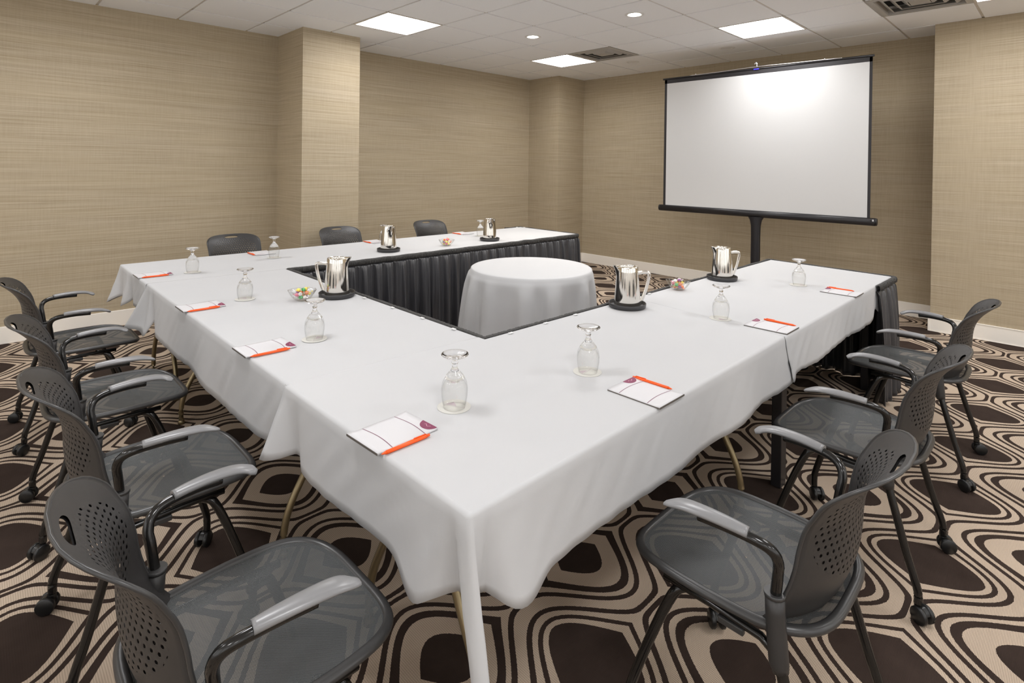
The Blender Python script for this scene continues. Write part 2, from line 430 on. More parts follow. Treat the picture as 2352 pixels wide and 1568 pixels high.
# ------------------------------------------------------------------ tables, cloths, skirts
ZT = .745
R0 = .012
def offset_path(path, step=.02):
    """samples (point, outward normal, arc length) along an open polyline; outward is to the right of travel"""
    out = []; s = 0
    segs = [(Vector(a), Vector(b)) for a, b in zip(path, path[1:])]
    for k, (a, b) in enumerate(segs):
        d = (b-a); L = d.length; d.normalize(); n_ = Vector((d.y, -d.x)); N = max(2, int(L/step))
        for q in range(N+1):
            if k and q == 0: continue
            u = q/N
            nn = n_
            if k < len(segs)-1 and q == N:      # corner: swing the normal
                d2 = (segs[k+1][1]-segs[k+1][0]).normalized(); n2 = Vector((d2.y, -d2.x))
                for w_ in (0, .2, .4, .5, .6, .8, 1): out.append((b-(n_+n2)*R0+(n_*(1-w_)+n2*w_).normalized()*R0, (n_*(1-w_)+n2*w_).normalized(), s+L+w_*.004-.002))
                continue
            out.append((a+(b-a)*u, nn, s+L*u))
        s += L
    return out
def seglens(path):
    L = [0]
    for a, b in zip(path, path[1:]): L.append(L[-1]+(Vector(b)-Vector(a)).length)
    return L
def make_cloth(poly_rest, path, zt, zh, tails, seed, amp=.009, zamp=.014):
    mb = MB(); smp = offset_path(path, .016); R = .012
    rows = []; inner = []
    nt = 9
    for p, n_, s in smp:
        inner.append((p.x-n_.x*R, p.y-n_.y*R, zt))
        out = .012+amp*ssum(s, seed, .55); zhem = zh+zamp*ssum(s, seed+5, .9)+.0025*ssum(s, seed+9, .12)
        dz = sum(tz*math.exp(-((s-sc_)/wd)**2) for sc_, wd, tx, ty, tz in tails)
        col_ = [(p.x-n_.x*R, p.y-n_.y*R, zt), (p.x-n_.x*R*.3, p.y-n_.y*R*.3, zt-R*.12), (p.x, p.y, zt-R*.75)]
        for k in range(1, nt+1):
            u = k/nt; q = u**1.15
            dx = dy = 0
            for sc_, wd, tx, ty, tz in tails:
                g = math.exp(-((s-sc_)/(wd*(.22+.9*u)))**2); dx += tx*g; dy += ty*g
            wr = .0025*ssum(s*1.0+u*.2, seed+3, .09)*math.sin(PI*u)
            col_.append((p.x+n_.x*(out*q+wr)+dx*q, p.y+n_.y*(out*q+wr)+dy*q, zt-R*.75-(zt-R*.75-zhem-dz)*u))
        rows.append(col_)
    mb.grid(rows)
    top = inner + [(x, y, zt) for x, y in poly_rest]
    mb.add(top, [list(range(len(top)))], False)
    return mb
def cloth(name_label, *a, **k):
    o = make_cloth(*a, **k).build('tablecloth', M_linen, recalc=True)
    q = o.modifiers.new('thickness', 'SOLIDIFY'); q.thickness = .0016; q.offset = -1
    return tag(o, name_label, 'tablecloth', 'white tablecloths on the U of tables')
# corner table A
pa = [(.712, 1.745), (.715, .838), (2.462, .841)]; LA = seglens(pa); c1 = LA[1]
cloth('white tablecloth over the nearest corner table, one long folded corner hanging towards the floor',
      [(2.556, 1.655), (1.49, 1.662), (1.49, 1.700)], pa, ZT+.0035, .535,
      [(0, .045, -.055, .03, -.02), (.09, .035, .02, 0, .02), (c1, .017, .004, -.058, -.22), (c1-.055, .032, .045, 0, .01), (c1-.17, .06, -.012, 0, -.055),
       (c1+.055, .032, 0, .045, .02), (c1+.15, .06, 0, -.012, -.03), (LA[2], .05, .05, 0, .01), (.45, .25, 0, 0, .015)], 11)
hA = bpy.data.objects['tablecloth']
MB().sweep(crom([(.716, 1.742, ZT+.0018), (.95, 1.732, ZT+.0018), (1.25, 1.715, ZT+.0018), (1.487, 1.703, ZT+.0018)], 5), .0045, 8, ry=.0028).build('hem', M_linen, hA)
# right table B
pb = [(2.449, .838), (4.389, .838)]; LB = seglens(pb)
cloth('white tablecloth over the right hand table that ends by the projection screen',
      [(4.462, 1.645), (2.559, 1.655)], pb, ZT+.0028, .565,
      [(0, .05, .045, -.006, -.03), (.14, .08, 0, 0, .0), (1.35, .09, 0, 0, -.02), (1.5, .05, 0, .01, .04), (LB[1], .12, .0, .01, .10)], 23)
MB().sweep(crom([(2.451, .842, ZT+.0015), (2.49, 1.1, ZT+.0015), (2.53, 1.4, ZT+.0015), (2.558, 1.652, ZT+.0015)], 5), .0045, 8, ry=.0028).build('hem', M_linen, bpy.data.objects['tablecloth.001'])
# left table C
pc = [(.727, 3.742), (.720, 1.695)]; LC = seglens(pc)
cloth('white tablecloth over the left table between the corner table and the far table',
      [(1.49, 1.703), (1.502, 3.68)], pc, ZT+.002, .505,
      [(0, .05, -.075, .14, -.02), (.11, .035, -.03, -.02, -.03), (.17, .05, .02, 0, .06), (LC[1]-.02, .06, -.012, .07, .0), (LC[1]-.16, .06, .01, 0, .01)], 31)
# far tables D (one run, two cloths)
pd = [(4.579, 4.521), (.730, 4.566), (.724, 3.745)]
pd1 = [(2.66, 4.5435), (.730, 4.566), (.724, 3.745)]; LD = seglens(pd1)
cloth('white tablecloth over the left half of the far table, its corner flaring out',
      [(1.502, 3.683), (2.66, 3.672)], pd1, ZT+.002, .55,
      [(LD[1], .035, -.06, .05, -.05), (LD[1]+.12, .05, .02, 0, .01), (LD[1]+.3, .06, -.02, 0, -.02), (LD[1]+.42, .05, .03, 0, .03), (LD[2], .04, -.02, 0, -.02)], 41)
pd2 = [(4.579, 4.521), (2.66, 4.5435)]
cloth('white tablecloth over the right half of the far table with the black pleated front',
      [(2.66, 3.672), (4.569, 3.66)], pd2, ZT+.002, .56, [], 47)

# skirts
def make_skirt(path, top, bottom, lift=None, seed=1):
    smp = offset_path(path, .0065); rows = []; band = []
    zs = [1.0, .97, .93, .85, .7, .5, .3, .15, .04, 0]
    for p, n_, s in smp:
        ph = .9*ssum(s, seed, .35)
        w1 = math.sin(2*PI*s/.108+ph*2.2); w2 = math.sin(2*PI*s/.047+ph*3+1); w3 = math.sin(2*PI*s/.026+ph*4); w1 = math.copysign(abs(w1)**.7, w1)
        col_ = []
        zb = bottom+(lift(s) if lift else 0)
        for u in zs:
            a = (1-u)**.42
            o_ = .012+.006*w3*u*(1 if u < 1 else 0)+a*(.030*w1+.012*w2)+a*.026
            o_ += .006*a*ssum(s+.15*u, seed+4, .11)
            col_.append((p.x+n_.x*o_, p.y+n_.y*o_, zb+(top-.034-zb)*u))
        rows.append(col_)
        r_ = .0022*math.sin(2*PI*s/.017)+.0028*ssum(s, seed+2, .035)
        sag = .002*ssum(s, seed+7, .2)
        T = top+sag
        band.append([(p.x+n_.x*o_, p.y+n_.y*o_, z) for o_, z in ((.004, T-.004), (.004, T), (.009+r_, T+.003), (.023+r_, T+.002), (.028+r_, T-.01), (.026+r_, T-.03), (.016, T-.036), (.004, T-.036))])
    return rows, band
def skirt(label, path, seed, lift=None, clips=()):
    rows, band = make_skirt(path, ZT+.004, .006, lift, seed)
    o = MB().grid(rows).build('table_skirt', M_satin, recalc=False); q = o.modifiers.new('thickness', 'SOLIDIFY'); q.thickness = .0015
    tag(o, label, 'table skirt', 'black pleated table skirts')
    MB().grid(band).build('shirred_band', M_band, o, recalc=False)
    for x, y, rz in clips:
        c = bev(MB().box((0, 0, 0), (.024, .012, .0035)).build('clip', M_clip, o), .001); c.location = (x, y, ZT+.0075); c.rotation_euler = (0, 0, rz)
    return o
skirt('long black pleated skirt across the inner side of the far table, wrapping its right end',
      [(1.515, 3.683), (4.569, 3.66), (4.579, 4.521), (4.36, 4.524)], 3, clips=[(4.50, 4.49, 0), (4.55, 4.42, 1.57)])
skirt('black pleated skirt along the inner side of the left table, mostly its band',
      [(1.490, 1.668), (1.502, 3.672)], 5, clips=[(1.478, y, 1.57) for y in (1.85, 2.08, 2.33, 2.6)])
skirt('black skirt along the inner side of the right tables, bunched at their end',
      [(3.95, .842), (4.394, .836), (4.466, 1.648), (1.497, 1.666)], 8, lift=lambda s: .0 if s > .44 else .02,
      clips=[(x, 1.645, 0) for x in (1.62, 1.84, 2.05, 2.7)])

def wishbone(plane, c, half, along='x'):
    """bent tube: two feet joined by an arch under the board; plane along x or y"""
    pts = [(-half, 0, .012), (-half, 0, .10), (-half+.03, 0, .20), (-half*.55, 0, .38), (-half*.42, 0, .55), (-half*.42, 0, .70)]
    obs = []
    for s_ in (-1, 1):
        path = crom([(s_*p[0]*-1, 0, p[2]) for p in pts], 6)
        path = [Vector((plane, c+q.x, q.z)) if along == 'x' else Vector((c+q.x, plane, q.z)) for q in path]
        m_ = MB().sweep(path, .0135, 10)
        e = path[0]; m_.lathe([(.0001, 0), (.017, 0), (.018, .012), (.014, .022)], (e.x, e.y, 0.0), 12)
        obs.append(m_)
    return obs
def table(label, x0, x1, y0, y1, legs, square=None):
    r_ = empty('folding_table', ((x0+x1)/2, (y0+y1)/2, 0)); inv = Matrix.Translation((-(x0+x1)/2, -(y0+y1)/2, 0))
    bev(MB().bar(x0, x1, y0, y1, ZT-.028, ZT-.0065).xf(inv).build('tabletop', M_board, r_), .003)
    MB().bar(x0+.02, x1-.02, y0+.02, y0+.04, ZT-.06, ZT-.028).bar(x0+.02, x1-.02, y1-.04, y1-.02, ZT-.06, ZT-.028).bar(x0+.02, x0+.04, y0+.02, y1-.02, ZT-.06, ZT-.028).bar(x1-.04, x1-.02, y0+.02, y1-.02, ZT-.06, ZT-.028).xf(inv).build('apron_frame', M_blackmetal, r_)
    for pl, c, hf, al in legs:
        for m_ in wishbone(pl, c, hf, al): m_.xf(inv).build('leg', M_bronze, r_)
    for x, y in (square or ()):
        bev(MB().box((x, y, (ZT-.03)/2), (.066, .045, ZT-.03)).xf(inv).build('leg', M_blackmetal, r_), .004)
    return tag(r_, label, 'table', 'folding tables set in a U')
table('folding table under the nearest corner cloth with bent bronze tube legs', .730, 2.43, .853, 1.64, [(.905, 1.27, .27, 'x'), (2.36, 1.25, .27, 'x')])
table('table under the right hand cloth standing on square black legs', 2.50, 4.375, .853, 1.63, [], [(2.665, .935), (2.665, 1.55), (4.25, .95), (4.25, 1.55)])
table('folding table under the left cloth with bent bronze tube legs', .740, 1.475, 1.76, 3.66, [(2.02, 1.11, .28, 'y'), (3.45, 1.11, .27, 'y')])
table('folding table under the far left cloth with bent bronze tube legs', .745, 2.60, 3.70, 4.53, [(.90, 4.11, .29, 'x'), (2.40, 4.11, .29, 'x')])
table('folding table under the far right cloth hidden behind the black skirt', 2.70, 4.555, 3.69, 4.50, [(2.9, 4.10, .27, 'x'), (4.35, 4.10, .27, 'x')])

# round table and its cloth
RC = (2.93, 2.77)
rt = empty('round_table', (RC[0], RC[1], 0))
MB().lathe([(.0001, .70), (.43, .70), (.435, .705), (.435, .714), (.43, .7175), (.0001, .7175)], n=48).build('tabletop', M_board, rt)
MB().lathe([(.0001, 0), (.24, 0), (.24, .02), (.05, .05), (.03, .1), (.03, .7)], n=24).build('pedestal', M_blackmetal, rt)
tag(rt, 'small round table standing inside the U, hidden under its white cloth', 'table')
m_ = MB(); N = 220; rows = []
prof = [(0, .7205), (.25, .7205), (.40, .7205), (.432, .7195), (.441, .714), (.444, .70)]
for r_, z in prof: rows.append([(RC[0]+max(r_, .0005)*math.cos(2*PI*k/N), RC[1]+max(r_, .0005)*math.sin(2*PI*k/N), z) for k in range(N)])
for q in range(1, 19):
    u = (q/18)**1.3; row = []
    for k in range(N):
        a = 2*PI*k/N
        left = .5-.5*math.cos(a+math.atan2(.700, .714))        # the cloth is pulled a little wider on one side
        f = .60*math.cos(13*a+.6+.7*math.sin(2*a))+.30*math.cos(19*a+2.1)+.25*math.cos(6*a+1)
        f = math.copysign(abs(f)**.75, f)
        rr_ = .446+(.030+.060*left)*u**.5+(.004+.050*u**.5)*f*min(1, u*7)*.8
        row.append((RC[0]+rr_*math.cos(a), RC[1]+rr_*math.sin(a), .70-.692*u))
    rows.append(row)
m_.grid(rows, closed_u=True)
tag(m_.build('round_tablecloth', M_linen), 'round white tablecloth falling in folds to the floor inside the U', 'tablecloth')

# ------------------------------------------------------------------ chairs
def make_chair():
    r_ = empty('conference_chair')
    # seat outline
    def outline(k, N, inset=0):
        a = 2*PI*k/N; e = 2/3.6; ca, sa = math.cos(a), math.sin(a)
        x = (.238-inset)*math.copysign(abs(ca)**e, ca); y = (.250-inset)*math.copysign(abs(sa)**e, sa)
        x *= 1-.05*max(0, -y/.25)
        z = .452-.022*max(0, (y-.10)/.15)**2+.010*(abs(x)/.24)**2 + .012*max(0, (-y-.12)/.13)
        return x, y, z
    N = 72
    path = [outline(k, N, .012) for k in range(N)]
    MB().sweep(path, .0125, 10, closed=True, ry=.0105).build('seat_frame', M_rim, r_, recalc=False)
    g = MB(); rows = []; uvs = []
    for q in range(9):
        u = q/8; row = []; uv = []
        for k in range(N):
            x, y, z = outline(k, N, .020); s_ = max(u, .01)
            row.append((x*s_, y*s_, z*u+(.448)*(1-u)-.018*(1-u*u)+.004)); uv.append((x*s_, y*s_))
        rows.append(row+[row[0]]); uvs.append(uv+[uv[0]])
    g.grid(rows, uvs); g.build('seat_mesh', M_mesh, r_, recalc=False)
    # shell back
    U = 28; V = 30; rows = []; uvs = []
    prof = [(-.198, .445), (-.222, .490), (-.242, .545), (-.250, .600), (-.252, .650), (-.261, .705), (-.285, .755), (-.318, .795), (-.354, .828)]
    cp = crom([(0, a, b) for a, b in prof], 8); arc = [0]
    for a, b in zip(cp, cp[1:]): arc.append(arc[-1]+(b-a).length)
    Lt = arc[-1]
    def at(s_):
        for k in range(len(arc)-1):
            if arc[k+1] >= s_ or k == len(arc)-2:
                u = (s_-arc[k])/(arc[k+1]-arc[k]); return cp[k]+(cp[k+1]-cp[k])*u
    for i in range(V+1):
        v = i/V
        s_ = Lt*(v if v < .6 else .6+.4*math.sin((v-.6)/.4*PI/2))
        c = at(s_); f = s_/Lt
        hw = .212-.006*math.sin(PI*min(1, f/.8))
        if f > .74:
            tt = (f-.74)/.26; hw *= max(.002, 1-tt**3.2)**(1/3.6)
        sag = .092-.042*min(1, f/.7)-.0*f
        row = []; uv = []
        for j in range(U+1):
            x = (j/U*2-1); px = hw*x
            yv = c.y+sag*(abs(px)/.212)**2.2
            row.append((px, yv, c.z)); uv.append((px*1.05, s_))
        rows.append(row); uvs.append(uv)
    MB().grid(rows, uvs).build('backrest', M_perf, r_, solid=.006, offset=0, recalc=False)
    # rolled rim around the back shell
    edge = [rows[i][0] for i in range(4, V+1)] + [rows[V][U]] + [rows[i][U] for i in range(V-1, 3, -1)]
    MB().sweep(edge, .0042, 8, up=(0, 1, .3)).build('back_rim', M_rim, r_, recalc=False)
    for s in (-1, 1):
        # rear leg with its upper sleeve
        leg = crom([(s*.222, -.165, .40), (s*.228, -.185, .33), (s*.236, -.222, .20), (s*.242, -.25, .115), (s*.242, -.256, .085), (s*.242, -.256, .055)], 5)
        lr = MB().sweep(leg, .0125, 10).build('leg', M_tube, r_)
        MB().sweep([(s*.214, -.150, .535), (s*.216, -.152, .50), (s*.219, -.157, .45), (s*.222, -.163, .40), (s*.223, -.167, .385)], [.0205, .0205, .021, .0205, .017], 14).build('back_sleeve', M_plast, r_)
        MB().sweep([(s*.214, -.150, .533), (s*.2138, -.1495, .541)], .0222, 14).build('sleeve_collar', M_rim, r_)
        fl = crom([(s*.165, .035, .420), (s*.185, .075, .412), (s*.200, .10, .385), (s*.218, .145, .27), (s*.236, .19, .13), (s*.238, .196, .09), (s*.238, .196, .055)], 5)
        lf = MB().sweep(fl, .0125, 10).build('leg', M_tube, r_)
        for px, py, ow, ang in ((s*.242, -.256, lr, .5*s), (s*.238, .196, lf, -.8*s)):
            cs = MB()
            Mx = Matrix.Translation((px, py-.012, .0275)) @ Matrix.Rotation(ang, 4, 'Z')
            w_ = MB()
            for q in (-1, 1):
                rws = [[(q*(.008+dx), rad*math.cos(2*PI*k/20), rad*math.sin(2*PI*k/20)) for k in range(20)] for dx, rad in ((0, .001), (0, .024), (.003, .0272), (.012, .0272), (.015, .024), (.0155, .001))]
                w_.grid(rws, closed_u=True)
            w_.xf(Mx); cs.add(w_.v, w_.f)
            h_ = MB(); h_.grid([[(dx, .021*math.cos(PI*k/10-.2), .021*math.sin(PI*k/10-.2)+.004) for k in range(11)] for dx in (-.0075, .0075)]); h_.xf(Mx); cs.add(h_.v, h_.f)
            cs.sweep([(px, py, .038), (px, py, .062)], .011, 10)
            cs.build('caster', M_rubber, ow)
        # arm
        at_ = crom([(s*.2145, -.150, .52), (s*.222, -.158, .585), (s*.232, -.162, .620), (s*.243, -.152, .645), (s*.254, -.122, .658), (s*.262, -.06, .662), (s*.266, .0, .660)], 6)
        arm = MB().sweep(at_, .0115, 10).build('armrest', M_tube, r_)
        ap = crom([(s*.256, -.108, .668), (s*.261, -.07, .672), (s*.266, -.02, .674), (s*.268, .03, .671), (s*.266, .062, .662), (s*.258, .082, .650)], 5)
        n_ = len(ap); w_ = [.0150+.009*math.sin(PI*min(1, (k/(n_-1))*1.02)*.62)-(.012*max(0, (k/(n_-1)-.88)/.12)) for k in range(n_)]
        hgt = [.0105-.005*(k/(n_-1))**2 for k in range(n_)]
        MB().sweep(ap, w_, 14, ry=hgt).build('arm_pad', M_pad, arm)
        # side rail under the seat and its stacking clip
        MB().sweep([(s*.200, .12, .425), (s*.204, 0, .427), (s*.208, -.12, .423), (s*.216, -.17, .40)], .0095, 8).build('side_rail', M_tube, r_)
        bev(MB().box((s*.212, -.055, .412), (.014, .06, .016)).build('stacking_clip', M_rim, r_), .003)
    return r_
chair0 = make_chair()
chairs = [
 (1.455, .588, 0, 'charcoal mesh chair nearest on the right side, facing the corner table', 'chairs along the right side'),
 (2.43, .588, 0, 'charcoal mesh chair in the middle of the right side row', 'chairs along the right side'),
 (3.48, .588, 0, 'charcoal mesh chair farthest along the right side, beside the bunched black skirt', 'chairs along the right side'),
 (.450, 1.215, -PI/2, 'charcoal mesh chair nearest on the left side, cut by the bottom edge', 'chairs along the left side'),
 (.450, 2.05, -PI/2, 'charcoal mesh chair second from the front along the left side', 'chairs along the left side'),
 (.450, 2.86, -PI/2, 'charcoal mesh chair third from the front along the left side', 'chairs along the left side'),
 (.450, 3.85, -PI/2, 'charcoal mesh chair farthest along the left side, cut by the left edge', 'chairs along the left side'),
 (1.62, 4.80, PI, 'chair back showing behind the far table, leftmost of the three', 'chairs behind the far table'),
 (2.60, 4.80, PI, 'chair back showing behind the far table in front of the wall pier', 'chairs behind the far table'),
 (3.68, 4.80, PI, 'chair back showing behind the far table, rightmost of the three', 'chairs behind the far table')]
for k, (x, y, rz, lab, grp) in enumerate(chairs):
    o = chair0 if k == 0 else copy_tree(chair0)
    o.location = (x, y, 0); o.rotation_euler = (0, 0, rz); tag(o, lab, 'chair', grp)

# ------------------------------------------------------------------ things on the tables
ZS = ZT+.0038
# goblets stand upside down on paper coasters
def make_goblet():
    # outer then inner profile, upside down: rim at z 0, foot on top
    out = [(.0315, 0), (.0345, .012), (.0378, .035), (.0385, .055), (.0360, .072), (.0300, .086), (.0215, .098), (.0135, .107), (.0088, .115), (.0075, .123), (.0088, .128), (.0100, .131), (.0080, .135), (.0095, .139), (.022, .1445), (.0345, .149), (.0395, .1525), (.0403, .1545), (.0385, .156), (.028, .1535), (.012, .1515), (.0001, .151)]
    inn = [(.0001, .0968), (.010, .0953), (.0185, .088), (.0265, .079), (.0342, .066), (.0368, .054), (.0362, .035), (.0330, .012), (.0300, 0), (.0315, 0)]
    cut = 6
    mb = MB(); mb.lathe(inn[:-1]+out[:cut], n=40, mi=0)
    mb.lathe(out[cut-1:], n=40, mi=1)
    mb.lathe([(.0001, .0975), (.010, .096), (.019, .0885), (.0265, .0795), (out[cut-1][0], out[cut-1][1])], n=40, mi=1)
    return mb.build('water_goblet', [M_thin, M_glass])
def make_coaster():
    o = MB().lathe([(.0001, 0), (.0485, 0), (.049, .0008), (.0485, .0014), (.0001, .0014)], n=40).build('paper_coaster', M_coaster)
    ln = MB()
    a, b_ = (-.028, -.026), (.026, .030)
    ln.bar(-.0006, .0006, -.034, .034, .00145, .0016)
    ln.add([(.006, .03, .0016), (.028, .012, .0016), (.004, -.006, .0016)], [(0, 1, 2)], False)
    ln.build('printed_mark', M_coastline, o, recalc=False)
    return o
gob = make_goblet(); coa = make_coaster()
gl = [(1.005, 1.250, 'nearest corner pad'), (1.512, 1.156, 'open pad with the half hidden pen'), (2.515, 1.150, 'seam of the two right hand cloths'), (3.61, 1.165, 'far end of the right table'),
      (.985, 2.12, 'left of the candy bowl on the left table'), (1.012, 2.985, 'middle pad of the left table'), (1.013, 3.935, 'far left corner pad'),
      (1.615, 4.165, 'leftmost chair at the far table'), (2.69, 4.40, 'middle steel pitcher on the far table'), (3.66, 4.17, 'rightmost pitcher on the far table')]
glab = ['upside down stemmed water glass nearest the front, beside the corner pad and orange pen',
 'upside down stemmed water glass on the corner table, second along from the front right',
 'upside down stemmed water glass near the cloth seam on the right tables',
 'upside down stemmed water glass towards the screen end of the right table',
 'upside down stemmed water glass in front of the candy bowl on the left table',
 'upside down stemmed water glass in the middle of the left table',
 'upside down stemmed water glass near the far left corner of the tables',
 'upside down stemmed water glass on the far table beside the leftmost chair back',
 'upside down stemmed water glass peeping out behind a pitcher on the far table',
 'upside down stemmed water glass partly hidden behind the farthest pitcher']
clab = ['round cream paper coaster under the nearest upturned glass', 'round cream paper coaster under the second glass on the corner table',
 'round cream paper coaster under the glass by the right cloth seam', 'round cream paper coaster under the glass near the screen end',
 'round cream paper coaster under the glass in front of the left candy bowl', 'round cream paper coaster under the glass midway on the left table',
 'round cream paper coaster under the glass at the far left corner', 'round cream paper coaster under the glass by the leftmost far chair',
 'round cream paper coaster under the glass behind the middle pitcher', 'round cream paper coaster under the glass behind the farthest pitcher']
for k, (x, y, _) in enumerate(gl):
    c_ = coa if k == 0 else copy_tree(coa); c_.location = (x+.002, y+.004, ZS); c_.rotation_euler = (0, 0, .5+k*1.3); tag(c_, clab[k], 'coaster', 'cream coasters under the glasses')
    g_ = gob if k == 0 else copy_tree(gob); g_.location = (x, y, ZS+.0016); tag(g_, glab[k], 'water glass', 'upturned water glasses')

# steel pitchers on dark trays
def make_pitcher():
    r_ = empty('water_pitcher'); n = 48; rows = []
    def ring(z, rad, sp, dz=0):
        row = []
        for k in range(n):
            a = 2*PI*k/n; w_ = math.exp(-((abs(((a-PI+PI) % (2*PI))-PI))/.30)**2)   # spout towards -x
            g = sp*w_; row.append(((rad+g)*math.cos(a), (rad+g)*math.sin(a), z+dz*w_))
        return row
    H_ = .198
    for z, rad, sp, dz in ((0, .0001, 0, 0), (0, .062, 0, 0), (.002, .0655, 0, 0), (.006, .0665, 0, 0), (.05, .0635, 0, 0), (.10, .0598, 0, 0), (.15, .0555, .001, 0), (.175, .0535, .008, .002), (H_, .0518, .022, .006),
                           (H_+.0015, .0512, .0225, .006), (H_, .0500, .0205, .006), (.175, .0515, .006, .002), (.15, .0535, 0, 0), (.05, .0615, 0, 0), (.004, .062, 0, 0), (.004, .0001, 0, 0)):
        rows.append(ring(z, rad, sp, dz))
    MB().grid(rows, closed_u=True).build('body', M_steel, r_)
    # flat lid plate with an ice guard opening
    MB().lathe([(.0001, .178), (.0515, .178)], n=32).build('lid_plate', M_steel, r_, solid=.0015, recalc=False)
    hp = [(.050, 0, .166), (.066, 0, .170), (.092, 0, .171), (.104, 0, .168), (.107, 0, .158), (.102, 0, .125), (.092, 0, .085), (.078, 0, .045), (.066, 0, .016), (.0625, 0, .008)]
    MB().sweep(crom(hp, 5), .0085, 10, ry=.0035, up=(0, 1, 0)).build('handle', M_steel, r_)
    return r_
def make_tray():
    pr = [(.0001, 0), (.088, 0), (.092, .004), (.094, .022), (.0925, .024), (.090, .022), (.088, .008), (.085, .0045), (.0001, .0045)]
    return MB().lathe(pr, n=48).build('round_tray', M_tray)
pit_ = make_pitcher(); tray_ = make_tray()
right = (.714, -.700)
pl = [(1.395, 2.740, math.atan2(.62, -.78), 'steel water pitcher on the left table with its handle turned left'),
      (2.372, 1.572, math.atan2(-.74, .67), 'steel water pitcher nearest the front on the right inner edge'),
      (3.420, 1.560, math.atan2(-.70, .71), 'steel water pitcher on the right table in front of the screen stand'),
      (2.435, 3.905, math.atan2(.85, .53)+.25, 'steel water pitcher in the middle of the far table'),
      (3.515, 3.870, math.atan2(.74, .67)+.2, 'steel water pitcher farthest away on the far table')]
trl = ['round dark tray under the pitcher on the left table', 'round dark tray under the nearest pitcher on the right inner edge',
       'round dark tray under the pitcher in front of the screen stand', 'round dark tray under the pitcher in the middle of the far table', 'round dark tray under the farthest pitcher']
for k, (x, y, rz, lab) in enumerate(pl):
    t_ = tray_ if k == 0 else copy_tree(tray_); t_.location = (x, y, ZS); tag(t_, trl[k], 'tray', 'dark trays under the pitchers')
    p_ = pit_ if k == 0 else copy_tree(pit_); p_.location = (x, y, ZS+.0048); p_.rotation_euler = (0, 0, rz); tag(p_, lab, 'pitcher', 'steel pitchers')

# candy bowls
def make_bowl():
    pr = [(.0001, .001), (.030, 0), (.036, .003), (.050, .018), (.062, .036), (.069, .052), (.0705, .0525), (.069, .0535), (.060, .037), (.048, .020), (.034, .006), (.0001, .005)]
    mb = MB(); n = 40; rows = []
    for r_, z in pr: rows.append([(r_*(1+.03*math.cos(10*2*PI*k/n)*(z/.05))*math.cos(2*PI*k/n), r_*(1+.03*math.cos(10*2*PI*k/n)*(z/.05))*math.sin(2*PI*k/n), z) for k in range(n)])
    return mb.grid(rows, closed_u=True).build('candy_bowl', M_bowl)
def make_candy():
    o = MB(); o.lathe([(.0001, -.009), (.006, -.008), (.0095, -.004), (.0105, 0), (.0095, .004), (.006, .008), (.0001, .009)], n=12)
    for s in (-1, 1):
        o.add([(s*.009, 0, 0), (s*.020, -.007, .003), (s*.022, 0, -.002), (s*.020, .007, .003)], [(0, 1, 2), (0, 2, 3)], False)
    return o
bo = make_bowl()
bl = [(1.222, 2.778, 'clear candy bowl on the left table'), (2.935, 1.600, 'clear candy bowl on the right table between two pitchers'), (2.985, 3.850, 'clear candy bowl on the far table between two pitchers')]
cm = []
for k, m2 in enumerate(CANDY):
    cm.append(make_candy().build('wrapped_candy', m2)); 
used = [False]*len(CANDY)
where = ['left table', 'right table', 'far table']; cn = ['orange', 'pink', 'yellow', 'green', 'white', 'purple']
for k, (x, y, lab) in enumerate(bl):
    b_ = bo if k == 0 else copy_tree(bo); b_.location = (x, y, ZS); tag(b_, lab, 'candy bowl', 'clear candy bowls')
    r2 = random.Random(40+k)
    spots = [(0, 0, .017), (.024, .006, .018), (-.022, .012, .018), (.004, -.026, .018), (-.014, -.018, .02), (.016, .026, .020),
             (.034, -.014, .032), (-.034, -.008, .033), (0, .010, .036), (.018, -.018, .038), (-.010, .030, .036), (.030, .022, .036),
             (-.022, -.026, .038), (.006, -.004, .053), (-.016, .010, .052), (.022, .004, .054)]
    for q, (dx, dy, dz) in enumerate(spots):
        ci_ = (q*5+k*2+q//3) % 6
        src = cm[ci_]; o = src if not used[ci_] else copy_tree(src); used[ci_] = True
        o.location = (x+dx*.92, y+dy*.92, ZS+dz); o.rotation_euler = (r2.uniform(-.6, .6), r2.uniform(-.6, .6), r2.uniform(0, 6.28))
        lay = 'bottom' if dz < .025 else ('middle' if dz < .045 else 'top')
        tag(o, 'small %s wrapped candy in the %s layer of the bowl on the %s' % (cn[ci_], lay, where[k]), 'candy', '%s wrapped candies, %s layer, bowl on the %s' % (cn[ci_], lay, where[k]))

